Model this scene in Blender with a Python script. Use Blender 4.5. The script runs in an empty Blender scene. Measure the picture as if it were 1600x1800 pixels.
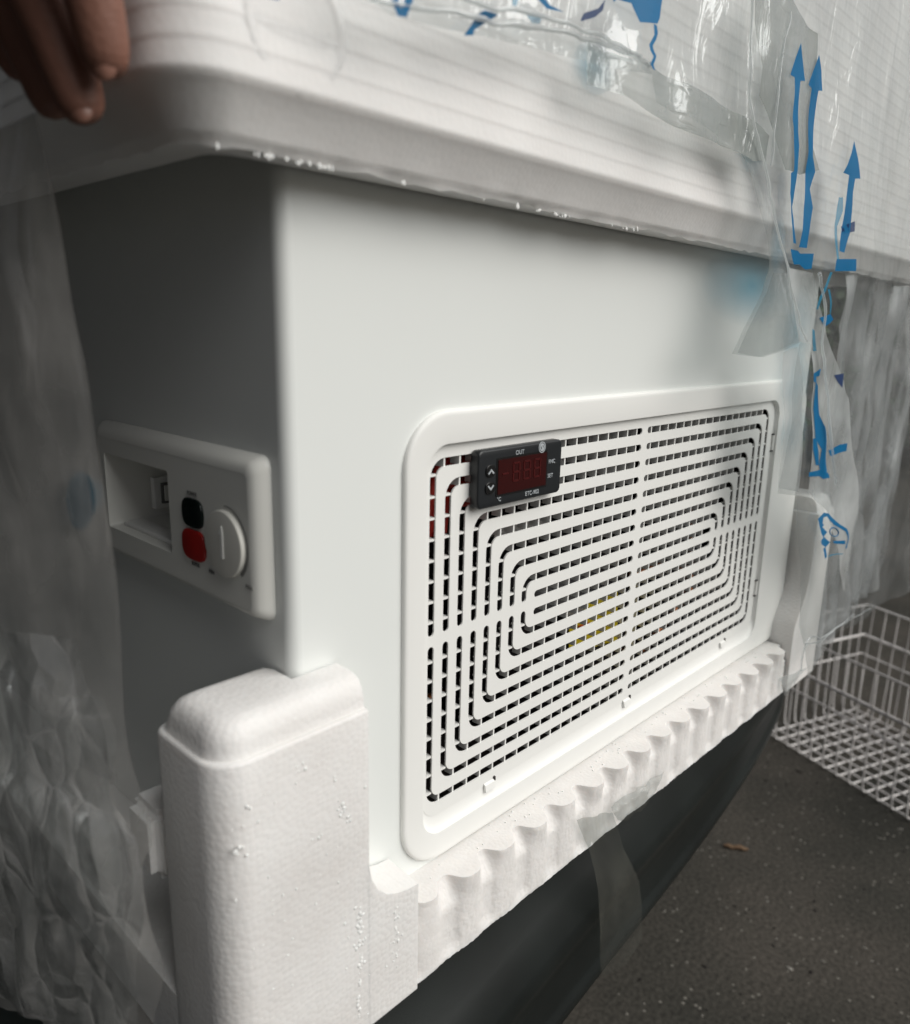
import bpy, bmesh, math, random
from mathutils import Vector, Matrix, noise
from mathutils.geometry import tessellate_polygon
R = math.radians
random.seed(7)
sc = bpy.context.scene
COL = sc.collection

# ------------------------------------------------------------------ camera
CC, CF = Vector((-.19336606, -.28518495, .30882419)), 1379.168590
MR = (Vector((.69109921, -.72246577, .02061764)), Vector((-.15460145, -.17563495, -.97224007)), Vector((.70603135, .66872683, -.23307543)))
cam = bpy.data.cameras.new('camera'); co = bpy.data.objects.new('camera', cam); COL.objects.link(co)
mw = Matrix((( MR[0].x, -MR[1].x, -MR[2].x, CC.x), (MR[0].y, -MR[1].y, -MR[2].y, CC.y), (MR[0].z, -MR[1].z, -MR[2].z, CC.z), (0, 0, 0, 1)))
co.matrix_world = mw
cam.sensor_fit = 'HORIZONTAL'; cam.sensor_width = 36; cam.lens = 36 * CF / 1600
cam.clip_start = .01; cam.clip_end = 300
cam.dof.use_dof = True; cam.dof.focus_distance = .52; cam.dof.aperture_fstop = 8.5
sc.camera = co

# ------------------------------------------------------------------ light
w = bpy.data.worlds.new('World'); sc.world = w; w.use_nodes = True
nt = w.node_tree
sky = nt.nodes.new('ShaderNodeTexSky'); sky.sky_type = 'NISHITA'; sky.sun_disc = False
SUN = Vector((.30, -.86, .80)).normalized()          # towards the light
sky.sun_elevation = math.asin(SUN.z); sky.sun_rotation = math.atan2(SUN.x, SUN.y)
sky.dust_density = 8; sky.air_density = .6; sky.ozone_density = .3
bg = nt.nodes['Background']; bg.inputs[1].default_value = .05
nt.links.new(sky.outputs[0], bg.inputs[0])
sl = bpy.data.lights.new('sun', 'SUN'); sl.energy = 4.8; sl.angle = R(64); sl.color = (.965, .985, .975)
so = bpy.data.objects.new('sun', sl); COL.objects.link(so); so.rotation_euler = SUN.to_track_quat('Z', 'Y').to_euler()
sc.view_settings.view_transform = 'Standard'; sc.view_settings.look = 'None'; sc.view_settings.gamma = 1
sc.view_settings.exposure = -.60
sc.cycles.transparent_max_bounces = 24; sc.cycles.max_bounces = 8

# ------------------------------------------------------------------ helpers
def at(px, py, ax, v):
    """the point on the plane (axis ax = v) that the photograph shows at this pixel"""
    a, b = (px - 800) / CF, (py - 900) / CF
    d = MR[0] * a + MR[1] * b + MR[2]
    return CC + d * ((v - CC[ax]) / d[ax])

def mat(name, col, rough=.5, spec=.5, metal=0, sss=0, bump=None, var=0, vscale=20, coat=0, alpha=None):
    m = bpy.data.materials.new(name); m.use_nodes = True
    t = m.node_tree; b = t.nodes['Principled BSDF']
    b.inputs['Base Color'].default_value = (*col, 1); b.inputs['Roughness'].default_value = rough
    b.inputs['Specular IOR Level'].default_value = spec; b.inputs['Metallic'].default_value = metal
    b.inputs['Coat Weight'].default_value = coat
    if sss:
        b.inputs['Subsurface Weight'].default_value = sss; b.inputs['Subsurface Scale'].default_value = .006
        b.inputs['Subsurface Radius'].default_value = (1, .85, .75)
    tc = t.nodes.new('ShaderNodeTexCoord')
    if var:
        n = t.nodes.new('ShaderNodeTexNoise'); n.inputs['Scale'].default_value = vscale; n.inputs['Detail'].default_value = 6
        t.links.new(tc.outputs['Object'], n.inputs['Vector'])
        r = t.nodes.new('ShaderNodeMapRange'); r.inputs[1].default_value = .3; r.inputs[2].default_value = .7
        r.inputs[3].default_value = 1 - var; r.inputs[4].default_value = 1 + var
        t.links.new(n.outputs['Fac'], r.inputs[0])
        mx = t.nodes.new('ShaderNodeVectorMath'); mx.operation = 'SCALE'; mx.inputs[0].default_value = col
        t.links.new(r.outputs[0], mx.inputs['Scale']); t.links.new(mx.outputs[0], b.inputs['Base Color'])
    if bump:
        kind, s, d = bump
        n = t.nodes.new('ShaderNodeTexVoronoi' if kind == 'v' else 'ShaderNodeTexNoise'); n.inputs['Scale'].default_value = s
        if kind == 'n': n.inputs['Detail'].default_value = 8
        t.links.new(tc.outputs['Object'], n.inputs['Vector'])
        bp = t.nodes.new('ShaderNodeBump'); bp.inputs['Distance'].default_value = d; bp.inputs['Strength'].default_value = 1
        if kind == 'v': bp.invert = True
        t.links.new(n.outputs[0], bp.inputs['Height']); t.links.new(bp.outputs[0], b.inputs['Normal'])
    return m

def tag(o, label=None, cat=None, group=None, kind=None):
    if label: o['label'] = label
    if cat: o['category'] = cat
    if group: o['group'] = group
    if kind: o['kind'] = kind
    return o

def empty(name, loc=(0, 0, 0), **k):
    o = bpy.data.objects.new(name, None); COL.objects.link(o); o.location = loc; o.empty_display_size = .02
    return tag(o, **k)

def link(name, me, m, parent=None, smooth=None):
    o = bpy.data.objects.new(name, me); COL.objects.link(o)
    if m: me.materials.clear(); me.materials.append(m)
    if parent:
        o.parent = parent; bpy.context.view_layer.update(); o.matrix_parent_inverse = parent.matrix_world.inverted()
    if smooth is not None:
        for p in me.polygons: p.use_smooth = True
        try: me.set_sharp_from_angle(angle=R(smooth))
        except Exception: pass
    return o

def bmobj(name, bm, m, parent=None, smooth=None):
    bmesh.ops.recalc_face_normals(bm, faces=bm.faces)
    me = bpy.data.meshes.new(name); bm.to_mesh(me); bm.free()
    return link(name, me, m, parent, smooth)

def box(bm, x0, x1, y0, y1, z0, z1):
    v = [bm.verts.new((x, y, z)) for x in (x0, x1) for y in (y0, y1) for z in (z0, z1)]
    for f in ((0, 1, 3, 2), (4, 6, 7, 5), (0, 4, 5, 1), (2, 3, 7, 6), (0, 2, 6, 4), (1, 5, 7, 3)):
        bm.faces.new([v[i] for i in f])

def rbox(name, dims, m, parent, bev=.002, seg=3):
    bm = bmesh.new(); box(bm, *dims)
    bmesh.ops.bevel(bm, geom=bm.edges[:], offset=bev, segments=seg, affect='EDGES', profile=.5)
    return bmobj(name, bm, m, parent, 40)

def tube(bm, pts, r, n=8, cap=True):
    rings = []
    for i, p in enumerate(pts):
        p = Vector(p); a = Vector(pts[max(i - 1, 0)]); b = Vector(pts[min(i + 1, len(pts) - 1)])
        d = (b - a).normalized(); u = d.orthogonal().normalized() if i == 0 else (u - d * u.dot(d)).normalized()
        w_ = d.cross(u); rr_ = r[i] if isinstance(r, (list, tuple)) else r
        rings.append([bm.verts.new(p + u * rr_ * math.cos(t) + w_ * rr_ * math.sin(t)) for t in [2 * math.pi * j / n for j in range(n)]])
    for a, b in zip(rings, rings[1:]):
        for j in range(n): bm.faces.new((a[j], a[(j + 1) % n], b[(j + 1) % n], b[j]))
    if cap: bm.faces.new(rings[0]); bm.faces.new(rings[-1])

def rr(x0, y0, x1, y1, r, n=8):
    if not isinstance(r, (tuple, list)): r = (r,) * 4      # bl, br, tr, tl
    out = []
    for (cx, cy, a, q) in ((x0 + r[0], y0 + r[0], 180, r[0]), (x1 - r[1], y0 + r[1], 270, r[1]), (x1 - r[2], y1 - r[2], 0, r[2]), (x0 + r[3], y1 - r[3], 90, r[3])):
        for i in range(n + 1):
            t = R(a + 90 * i / n); out.append((cx + q * math.cos(t), cy + q * math.sin(t)))
    return out

def fill2d(loops, thick, bev=0):
    cu = bpy.data.curves.new('c', 'CURVE'); cu.dimensions = '2D'; cu.fill_mode = 'BOTH'
    cu.extrude = thick / 2 - bev; cu.bevel_depth = bev; cu.bevel_resolution = 2; cu.offset = -bev
    for lp in loops:
        s = cu.splines.new('POLY'); s.points.add(len(lp) - 1); s.use_cyclic_u = True
        for i, p in enumerate(lp): s.points[i].co = (p[0], p[1], 0, 1)
    o = bpy.data.objects.new('c', cu); COL.objects.link(o)
    dg = bpy.context.evaluated_depsgraph_get(); dg.update()
    me = bpy.data.meshes.new_from_object(o.evaluated_get(dg)); bpy.data.objects.remove(o); bpy.data.curves.remove(cu)
    return me

FRONT = lambda y: Matrix(((1, 0, 0, 0), (0, 0, -1, y), (0, 1, 0, 0), (0, 0, 0, 1)))      # (u,v,t) -> X=u, Z=v, t towards -Y
SIDE = lambda x: Matrix(((0, 0, -1, x), (-1, 0, 0, 0), (0, 1, 0, 0), (0, 0, 0, 1)))      # (u,v,t) -> Y=-u, Z=v, t towards -X

def plate(name, loops, thick, M, m, parent, bev=0, smooth=35):
    me = fill2d(loops, thick, bev); me.transform(M)
    bm = bmesh.new(); bm.from_mesh(me); bmesh.ops.remove_doubles(bm, verts=bm.verts, dist=1e-6)
    bm.to_mesh(me); bm.free()
    return link(name, me, m, parent, smooth)

def text(name, s, size, u, v, M, m, parent, depth=.00015, shear=0):
    cu = bpy.data.curves.new('t', 'FONT'); cu.body = s; cu.size = size; cu.align_x = 'CENTER'; cu.align_y = 'CENTER'; cu.extrude = depth
    o = bpy.data.objects.new('t', cu); COL.objects.link(o)
    dg = bpy.context.evaluated_depsgraph_get(); dg.update()
    me = bpy.data.meshes.new_from_object(o.evaluated_get(dg)); bpy.data.objects.remove(o)
    me.transform(M @ Matrix.Translation((u, v, 0)))
    return link(name, me, m, parent)

def loft(bm, rings, closed=True, cap0=False, cap1=False):
    rv = [[bm.verts.new(p) for p in rg] for rg in rings]
    n = len(rv[0])
    for a, b in zip(rv, rv[1:]):
        for j in range(n if closed else n - 1): bm.faces.new((a[j], a[(j + 1) % n], b[(j + 1) % n], b[j]))
    if cap0: bm.faces.new(rv[0])
    if cap1: bm.faces.new(rv[-1])
    return rv

def resample(p, n):
    out = []
    for i in range(len(p) - 1):
        a, b, c, d = p[max(i - 1, 0)], p[i], p[i + 1], p[min(i + 2, len(p) - 1)]
        for k in range(n):
            t = k / n
            out.append(.5 * ((2 * b) + (c - a) * t + (2 * a - 5 * b + 4 * c - d) * t * t + (3 * b - a - 3 * c + d) * t ** 3))
    out.append(p[-1]); return out

# ------------------------------------------------------------------ materials
M = {}
M['enamel'] = mat('white enamel', (.74, .76, .74), .38, .45, var=.015, vscale=5, bump=('n', 900, .00002))
M['plastic'] = mat('white plastic', (.78, .78, .755), .5, .4, bump=('n', 1500, .00002))
M['panel'] = mat('panel plastic', (.70, .70, .66), .45, .4)
M['black'] = mat('black plastic', (.012, .014, .016), .38, .5, bump=('n', 2500, .00003))
M['gloss'] = mat('black lens', (.01, .01, .01), .12, .5)
M['redlens'] = mat('red lens', (.030, .003, .003), .16, .5)
M['segment'] = mat('segment', (.055, .004, .004), .4, .3)
M['print'] = mat('grey print', (.42, .45, .47), .5, .3)
M['printdark'] = mat('dark print', (.16, .16, .155), .6, .3)
M['green'] = mat('green lens', (.001, .006, .005), .25, .5)
M['red'] = mat('red rocker', (.35, .012, .01), .3, .5)
M['knob'] = mat('knob', (.66, .65, .60), .45, .4)
M['inner'] = mat('inner metal', (.016, .013, .013), .6, .4, var=.3, vscale=30)
M['compressor'] = mat('compressor', (.012, .010, .012), .45, .5)
M['yellow'] = mat('yellow label', (.85, .68, .03), .5, .3)
M['orange'] = mat('orange label', (.75, .13, .03), .5, .3)
M['redwire'] = mat('red wire', (.5, .03, .02), .45, .4)
M['greywire'] = mat('grey bracket', (.30, .29, .28), .5, .4)
M['copper'] = mat('copper pipe', (.45, .18, .08), .35, .5, metal=.8)
M['bumper'] = mat('bumper plastic', (.010, .0125, .012), .30, .4, var=.35, vscale=9, bump=('n', 1400, .00008))
M['trim'] = mat('trunk trim', (.015, .017, .016), .8, .2, var=.2, vscale=30, bump=('n', 500, .0003))
M['paint'] = mat('car paint', (.012, .022, .017), .18, .5, coat=.8)
M['wire'] = mat('basket wire', (.82, .79, .77), .35, .5)
M['wood'] = mat('twig', (.14, .09, .055), .8, .2, var=.3, vscale=200)
M['stone'] = mat('stones', (.20, .19, .17), .8, .2, var=.5, vscale=12)
M['darkstone'] = mat('dark bits', (.012, .010, .009), .8, .2)
M['leaf'] = mat('leaf', (.035, .07, .025), .5, .3, var=.4, vscale=6)
M['bark'] = mat('bark', (.06, .045, .03), .9, .2, var=.3, vscale=30)
M['sleeve'] = mat('sleeve', (.02, .022, .03), .9, .2, var=.2, vscale=60, bump=('n', 400, .0005))
M['skin'] = mat('skin', (.22, .105, .075), .5, .4, sss=.25, var=.12, vscale=60, bump=('n', 500, .0004))
M['nail'] = mat('nail', (.25, .125, .092), .35, .5)

def foam_mat(name, c0, c1, bd):
    m = bpy.data.materials.new(name); m.use_nodes = True; t = m.node_tree; b = t.nodes['Principled BSDF']
    b.inputs['Roughness'].default_value = .55; b.inputs['Specular IOR Level'].default_value = .35
    b.inputs['Subsurface Weight'].default_value = .35; b.inputs['Subsurface Scale'].default_value = .005; b.inputs['Subsurface Radius'].default_value = (1, .9, .85)
    tc = t.nodes.new('ShaderNodeTexCoord')
    v = t.nodes.new('ShaderNodeTexVoronoi'); v.inputs['Scale'].default_value = 340; v.inputs['Randomness'].default_value = .75; t.links.new(tc.outputs['Object'], v.inputs['Vector'])
    v2 = t.nodes.new('ShaderNodeTexVoronoi'); v2.inputs['Scale'].default_value = 170; t.links.new(tc.outputs['Object'], v2.inputs['Vector'])
    n = t.nodes.new('ShaderNodeTexNoise'); n.inputs['Scale'].default_value = 22; n.inputs['Detail'].default_value = 5; t.links.new(tc.outputs['Object'], n.inputs['Vector'])
    cr = t.nodes.new('ShaderNodeValToRGB'); cr.color_ramp.elements[0].position = .3; cr.color_ramp.elements[1].position = .7
    cr.color_ramp.elements[0].color = (*c0, 1); cr.color_ramp.elements[1].color = (*c1, 1)
    t.links.new(n.outputs['Fac'], cr.inputs[0])
    # whiter burst beads here and there
    r2 = t.nodes.new('ShaderNodeMapRange'); r2.inputs[1].default_value = .13; r2.inputs[2].default_value = .04; t.links.new(v2.outputs['Distance'], r2.inputs[0])
    mx = t.nodes.new('ShaderNodeMix'); mx.data_type = 'RGBA'; mx.inputs[7].default_value = (.78, .77, .75, 1)
    t.links.new(r2.outputs[0], mx.inputs[0]); t.links.new(cr.outputs[0], mx.inputs[6]); t.links.new(mx.outputs[2], b.inputs['Base Color'])
    b1 = t.nodes.new('ShaderNodeBump'); b1.invert = True; b1.inputs['Distance'].default_value = bd; t.links.new(v.outputs['Distance'], b1.inputs['Height'])
    b2 = t.nodes.new('ShaderNodeBump'); b2.inputs['Distance'].default_value = .00025; t.links.new(n.outputs['Fac'], b2.inputs['Height']); t.links.new(b1.outputs[0], b2.inputs['Normal'])
    t.links.new(b2.outputs[0], b.inputs['Normal'])
    return m
M['foam'] = foam_mat('expanded foam', (.69, .67, .65), (.76, .75, .735), .00022)
M['foamcap'] = foam_mat('smooth foam', (.77, .755, .74), (.82, .81, .795), .00008)
M['foamcut'] = mat('cut foam', (.73, .71, .69), .6, .3, sss=.35, bump=('v', 420, .00015), var=.04, vscale=60)

def film_mat(name, body, col=(.62, .64, .64), rough=.12, stretch=.35, crease=0):
    m = bpy.data.materials.new(name); m.use_nodes = True; t = m.node_tree; t.nodes.clear()
    out = t.nodes.new('ShaderNodeOutputMaterial')
    tr = t.nodes.new('ShaderNodeBsdfTransparent'); tr.inputs[0].default_value = (.93, .95, .95, 1)
    df = t.nodes.new('ShaderNodeBsdfDiffuse'); df.inputs[0].default_value = (*col, 1)
    tl = t.nodes.new('ShaderNodeBsdfTranslucent'); tl.inputs[0].default_value = (*col, 1)
    gl = t.nodes.new('ShaderNodeBsdfGlossy'); gl.inputs['Roughness'].default_value = rough
    fr = t.nodes.new('ShaderNodeLayerWeight'); fr.inputs[0].default_value = .25
    tc = t.nodes.new('ShaderNodeTexCoord'); n = t.nodes.new('ShaderNodeTexNoise'); n.inputs['Scale'].default_value = 45; n.inputs['Detail'].default_value = 4
    n.inputs['Distortion'].default_value = 1.5
    mpp = t.nodes.new('ShaderNodeMapping'); mpp.inputs['Scale'].default_value = (1, 1, stretch); t.links.new(tc.outputs['Object'], mpp.inputs[0]); t.links.new(mpp.outputs[0], n.inputs['Vector'])
    bp = t.nodes.new('ShaderNodeBump'); bp.inputs['Distance'].default_value = .0022; bp.inputs['Strength'].default_value = .8
    t.links.new(n.outputs['Fac'], bp.inputs['Height'])
    line = None
    if crease:
        dz = t.nodes.new('ShaderNodeTexNoise'); dz.inputs['Scale'].default_value = 28; t.links.new(tc.outputs['Object'], dz.inputs['Vector'])
        ad = t.nodes.new('ShaderNodeVectorMath'); ad.operation = 'MULTIPLY_ADD'; ad.inputs[1].default_value = (.010, .010, .010); t.links.new(dz.outputs['Color'], ad.inputs[0]); t.links.new(tc.outputs['Object'], ad.inputs[2])
        st_ = t.nodes.new('ShaderNodeMapping'); st_.inputs['Scale'].default_value = (1.5, 1.5, .7); t.links.new(ad.outputs[0], st_.inputs[0])
        vo = t.nodes.new('ShaderNodeTexVoronoi'); vo.feature = 'DISTANCE_TO_EDGE'; vo.inputs['Scale'].default_value = 34; t.links.new(st_.outputs[0], vo.inputs['Vector'])
        b0 = t.nodes.new('ShaderNodeBump'); b0.inputs['Distance'].default_value = crease; t.links.new(vo.outputs['Distance'], b0.inputs['Height']); t.links.new(b0.outputs[0], bp.inputs['Normal'])
        line = t.nodes.new('ShaderNodeMapRange'); line.inputs[1].default_value = .05; line.inputs[2].default_value = .0; line.inputs[4].default_value = .14; t.links.new(vo.outputs['Distance'], line.inputs[0])
    for s in (df, tl, gl, fr): t.links.new(bp.outputs[0], s.inputs['Normal'])
    m1 = t.nodes.new('ShaderNodeMixShader'); m1.inputs[0].default_value = .5; t.links.new(df.outputs[0], m1.inputs[1]); t.links.new(tl.outputs[0], m1.inputs[2])
    n2 = t.nodes.new('ShaderNodeTexNoise'); n2.inputs['Scale'].default_value = 14; n2.inputs['Detail'].default_value = 3; t.links.new(tc.outputs['Object'], n2.inputs['Vector'])
    mr = t.nodes.new('ShaderNodeMapRange'); mr.inputs[1].default_value = .35; mr.inputs[2].default_value = .7; mr.inputs[3].default_value = body * .5; mr.inputs[4].default_value = min(1, body * 1.7)
    t.links.new(n2.outputs['Fac'], mr.inputs[0])
    m2 = t.nodes.new('ShaderNodeMixShader')
    if line:
        sm_ = t.nodes.new('ShaderNodeMath'); sm_.operation = 'ADD'; sm_.use_clamp = True; t.links.new(mr.outputs[0], sm_.inputs[0]); t.links.new(line.outputs[0], sm_.inputs[1]); t.links.new(sm_.outputs[0], m2.inputs[0])
    else: t.links.new(mr.outputs[0], m2.inputs[0])
    t.links.new(tr.outputs[0], m2.inputs[1]); t.links.new(m1.outputs[0], m2.inputs[2])
    m3 = t.nodes.new('ShaderNodeMixShader'); fm = t.nodes.new('ShaderNodeMapRange'); fm.inputs[3].default_value = .03; fm.inputs[4].default_value = .6 if crease else .45; fm.inputs[3].default_value = .06 if crease else .03; t.links.new(fr.outputs['Facing'], fm.inputs[0]); t.links.new(fm.outputs[0], m3.inputs[0]); t.links.new(m2.outputs[0], m3.inputs[1]); t.links.new(gl.outputs[0], m3.inputs[2])
    t.links.new(m3.outputs[0], out.inputs[0])
    return m
M['film'] = film_mat('clear film', .16)
M['filmcloudy'] = film_mat('cloudy film', .45, (.82, .84, .84))
M['filmmilky'] = film_mat('milky film', .40, (.86, .87, .88), .25, .12)
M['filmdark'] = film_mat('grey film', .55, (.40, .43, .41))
M['filmbag'] = film_mat('bag film', .30, (.85, .82, .78), .10)
M['filmcrumpled'] = film_mat('crumpled film', .20, (.88, .86, .84), .14, .8, .012)
M['tape'] = film_mat('tape', .13, (.42, .42, .36), .2)

def ink_mat(name, col, a, soft=False):
    m = bpy.data.materials.new(name); m.use_nodes = True; t = m.node_tree; b = t.nodes['Principled BSDF']
    b.inputs['Base Color'].default_value = (*col, 1); b.inputs['Roughness'].default_value = .5; b.inputs['Specular IOR Level'].default_value = .15; b.inputs['Alpha'].default_value = a
    if soft:
        tc = t.nodes.new('ShaderNodeTexCoord'); mp = t.nodes.new('ShaderNodeMapping'); mp.inputs['Location'].default_value = (-1, -1, -1); mp.inputs['Scale'].default_value = (2, 2, 2)
        g = t.nodes.new('ShaderNodeTexGradient'); g.gradient_type = 'SPHERICAL'
        t.links.new(tc.outputs['Generated'], mp.inputs[0]); mp.inputs['Location'].default_value = (-1, -.0, -1); mp.inputs['Scale'].default_value = (2, 0, 2)
        t.links.new(mp.outputs[0], g.inputs[0])
        mm = t.nodes.new('ShaderNodeMath'); mm.operation = 'MULTIPLY'; mm.inputs[1].default_value = a; mm.use_clamp = True
        t.links.new(g.outputs['Fac'], mm.inputs[0]); t.links.new(mm.outputs[0], b.inputs['Alpha'])
    return m
BLUE = (.0, .125, .29)
M['ink'] = ink_mat('blue ink', BLUE, .96)
M['inkdark'] = ink_mat('dark blue ink', (.005, .03, .12), .85)
M['inkthin'] = ink_mat('thin blue ink', (.0, .22, .38), .6)
M['inksoft'] = ink_mat('faint blue ink', (.03, .30, .44), .50, True)

# ------------------------------------------------------------------ ground
def asphalt():
    m = bpy.data.materials.new('asphalt'); m.use_nodes = True; t = m.node_tree; b = t.nodes['Principled BSDF']
    b.inputs['Roughness'].default_value = .85; b.inputs['Specular IOR Level'].default_value = .2
    tc = t.nodes.new('ShaderNodeTexCoord')
    def N(s, d=6):
        n = t.nodes.new('ShaderNodeTexNoise'); n.inputs['Scale'].default_value = s; n.inputs['Detail'].default_value = d; t.links.new(tc.outputs['Object'], n.inputs['Vector']); return n
    a = N(3.5); c = N(140, 4)
    cr = t.nodes.new('ShaderNodeValToRGB'); cr.color_ramp.elements[0].position = .35; cr.color_ramp.elements[1].position = .68
    cr.color_ramp.elements[0].color = (.033, .032, .027, 1); cr.color_ramp.elements[1].color = (.064, .057, .048, 1); t.links.new(a.outputs['Fac'], cr.inputs[0])
    r = t.nodes.new('ShaderNodeMapRange'); r.inputs[1].default_value = .3; r.inputs[2].default_value = .7; r.inputs[3].default_value = .65; r.inputs[4].default_value = 1.4; t.links.new(c.outputs['Fac'], r.inputs[0])
    mx = t.nodes.new('ShaderNodeVectorMath'); mx.operation = 'SCALE'; t.links.new(cr.outputs[0], mx.inputs[0]); t.links.new(r.outputs[0], mx.inputs['Scale'])
    v = t.nodes.new('ShaderNodeTexVoronoi'); v.inputs['Scale'].default_value = 95; t.links.new(tc.outputs['Object'], v.inputs['Vector'])
    sep = t.nodes.new('ShaderNodeSeparateColor'); t.links.new(v.outputs['Color'], sep.inputs[0])
    k = t.nodes.new('ShaderNodeMath'); k.operation = 'GREATER_THAN'; k.inputs[1].default_value = .84; t.links.new(sep.outputs[0], k.inputs[0])
    k2 = t.nodes.new('ShaderNodeMath'); k2.operation = 'LESS_THAN'; k2.inputs[1].default_value = .22; t.links.new(v.outputs['Distance'], k2.inputs[0])
    k3 = t.nodes.new('ShaderNodeMath'); k3.operation = 'MULTIPLY'; t.links.new(k.outputs[0], k3.inputs[0]); t.links.new(k2.outputs[0], k3.inputs[1])
    m2 = t.nodes.new('ShaderNodeMix'); m2.data_type = 'RGBA'; m2.inputs[7].default_value = (.17, .16, .14, 1)
    t.links.new(k3.outputs[0], m2.inputs[0]); t.links.new(mx.outputs[0], m2.inputs[6]); t.links.new(m2.outputs[2], b.inputs['Base Color'])
    bp = t.nodes.new('ShaderNodeBump'); bp.inputs['Distance'].default_value = .0015; t.links.new(c.outputs['Fac'], bp.inputs['Height']); t.links.new(bp.outputs[0], b.inputs['Normal'])
    return m
GZ = -.65
bm = bmesh.new(); bmesh.ops.create_grid(bm, x_segments=8, y_segments=8, size=80)
for v in bm.verts: v.co.z = GZ
g = bmobj('ground', bm, asphalt()); tag(g, 'dark brown asphalt with pale stone chips', 'ground', kind='structure')
def pebbles(name, n, m, rng, label):
    bm = bmesh.new()
    for i in range(n):
        x, y = random.uniform(.3, 2.6), random.uniform(-.6, 1.1)
        s = random.uniform(*rng) * (2 if random.random() < .05 else 1)
        r = bmesh.ops.create_icosphere(bm, subdivisions=1, radius=s)
        q = random.uniform(.5, 1.6)
        for v in r['verts']: v.co = Vector((x + v.co.x * q + random.uniform(-.2, .2) * s, y + v.co.y / q + random.uniform(-.2, .2) * s, GZ + v.co.z * .45))
    o = bmobj(name, bm, m); tag(o, label, 'gravel', kind='stuff')
pebbles('gravel', 900, M['stone'], (.0008, .0028), 'small pale stone chips strewn over the asphalt')
pebbles('dirt_crumbs', 500, M['darkstone'], (.001, .0035), 'small black crumbs of dirt strewn over the asphalt')
# twig
p0, p1 = at(1272, 1486, 2, GZ + .004), at(1316, 1493, 2, GZ + .004)
bm = bmesh.new(); tube(bm, [p0.lerp(p1, i / 6) + Vector((0, 0, .002 * math.sin(i * 2.1))) for i in range(7)], [.002, .004, .0045, .004, .005, .004, .002], 7)
tag(bmobj('twig', bm, M['wood'], smooth=50), 'short brown twig lying on the asphalt beside the car bumper', 'twig')

# ------------------------------------------------------------------ car
car = empty('car', (.3, .3, GZ), label='dark car seen from behind with its open boot carrying the white freezer', cat='car')
LIP = [(700, 2160), (850, 1960), (980, 1787), (1051, 1704), (1128, 1600), (1194, 1528), (1260, 1435), (1296, 1378), (1333, 1324), (1349, 1293), (1371, 1244), (1384, 1211)]
path = [at(x, y, 2, -.25) for x, y in LIP]
path = [Vector((-.75, -.095, 0)), Vector((-.4, -.055, 0)), Vector((-.1, -.028, 0))] + [Vector((p.x, p.y, 0)) for p in path if p.x > .05]
e = path[-1]
path += [e + Vector((.05, .03, 0)), e + Vector((.085, .09, 0)), e + Vector((.10, .18, 0)), e + Vector((.105, .40, 0)), e + Vector((.105, .8, 0))]
prof = [(.30, -.056), (.04, -.056), (.024, -.060), (.016, -.070), (.008, -.09), (-.008, -.115), (-.021, -.134), (-.024, -.145), (-.019, -.160), (-.006, -.188), (.001, -.212), (-.001, -.232), (-.001, -.238), (-.0045, -.241), (-.005, -.251), (-.001, -.256), (.03, -.262)]
bm = bmesh.new(); rings = []
sm = path
for _ in range(2): sm = [sm[0]] + [(sm[i - 1] + sm[i] * 2 + sm[i + 1]) / 4 for i in range(1, len(sm) - 1)] + [sm[-1]]
rs = resample(sm, 6)
for i, p in enumerate(rs):
    d = (rs[min(i + 1, len(rs) - 1)] - rs[max(i - 1, 0)]).normalized(); nrm = Vector((-d.y, d.x, 0))
    rings.append([Vector((p.x, p.y, 0)) + nrm * (min(a, .12) if p.x > .8 else a) + Vector((0, 0, z)) for a, z in prof])
loft(bm, rings, closed=False)
bmobj('bumper', bm, M['bumper'], car, 50)
bm = bmesh.new(); box(bm, -.9, .95, .20, 1.1, -.075, -.060); bmobj('boot_floor', bm, M['trim'], car)
bm = bmesh.new(); box(bm, -.9, .95, 1.1, 1.2, -.06, .9); bmobj('seat_back', bm, M['trim'], car)
for x0, x1 in ((-.62, -.50), (.90, .98)):
    bm = bmesh.new(); box(bm, x0, x1, .16, 1.1, -.06, .9)
    bmesh.ops.bevel(bm, geom=bm.edges[:], offset=.03, segments=4, affect='EDGES'); bmobj('side_trim', bm, M['trim'], car, 40)
bm = bmesh.new(); box(bm, -.7, 1.04, .22, 1.4, .9, .95); bmesh.ops.bevel(bm, geom=bm.edges[:], offset=.02, segments=3, affect='EDGES'); bmobj('roof', bm, M['paint'], car, 40)
for s, x0, x1 in ((1, .985, 1.04), (-1, -.76, -.625)):
    bm = bmesh.new(); box(bm, x0, x1, .18, 1.4, -.06, .9); bmesh.ops.bevel(bm, geom=bm.edges[:], offset=.02, segments=3, affect='EDGES'); bmobj('rear_pillar', bm, M['paint'], car, 40)

# ------------------------------------------------------------------ freezer
W, D, ZB, ZT, CR = .607, .56, -.01, .56, .006
fz = empty('freezer', (W / 2, D / 2, ZB), label='new white chest freezer with slotted front grille, standing in foam packing in the car boot', cat='freezer')
FX0, FX1, FZ0, FZ1 = .0685, .6005, 0.001, .2655
hole = rr(.078, .006, .590, .258, .02)
plate('body', [[(CR, ZB), (W - CR, ZB), (W - CR, ZT), (CR, ZT)], hole], .001, FRONT(.0005), M['enamel'], fz)
shell = fz.children[0] if fz.children else None
bm = bmesh.new(); arc = []
for i in range(9): t = R(270 - 90 * i / 8); arc.append((CR + CR * math.cos(t), CR + CR * math.sin(t)))
loft(bm, [[(x, y, z) for x, y in arc] for z in (ZB, ZT)], closed=False)
arc2 = [(W - x, y) for x, y in arc]
loft(bm, [[(x, y, z) for x, y in arc2] for z in (ZB, ZT)], closed=False)
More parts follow.
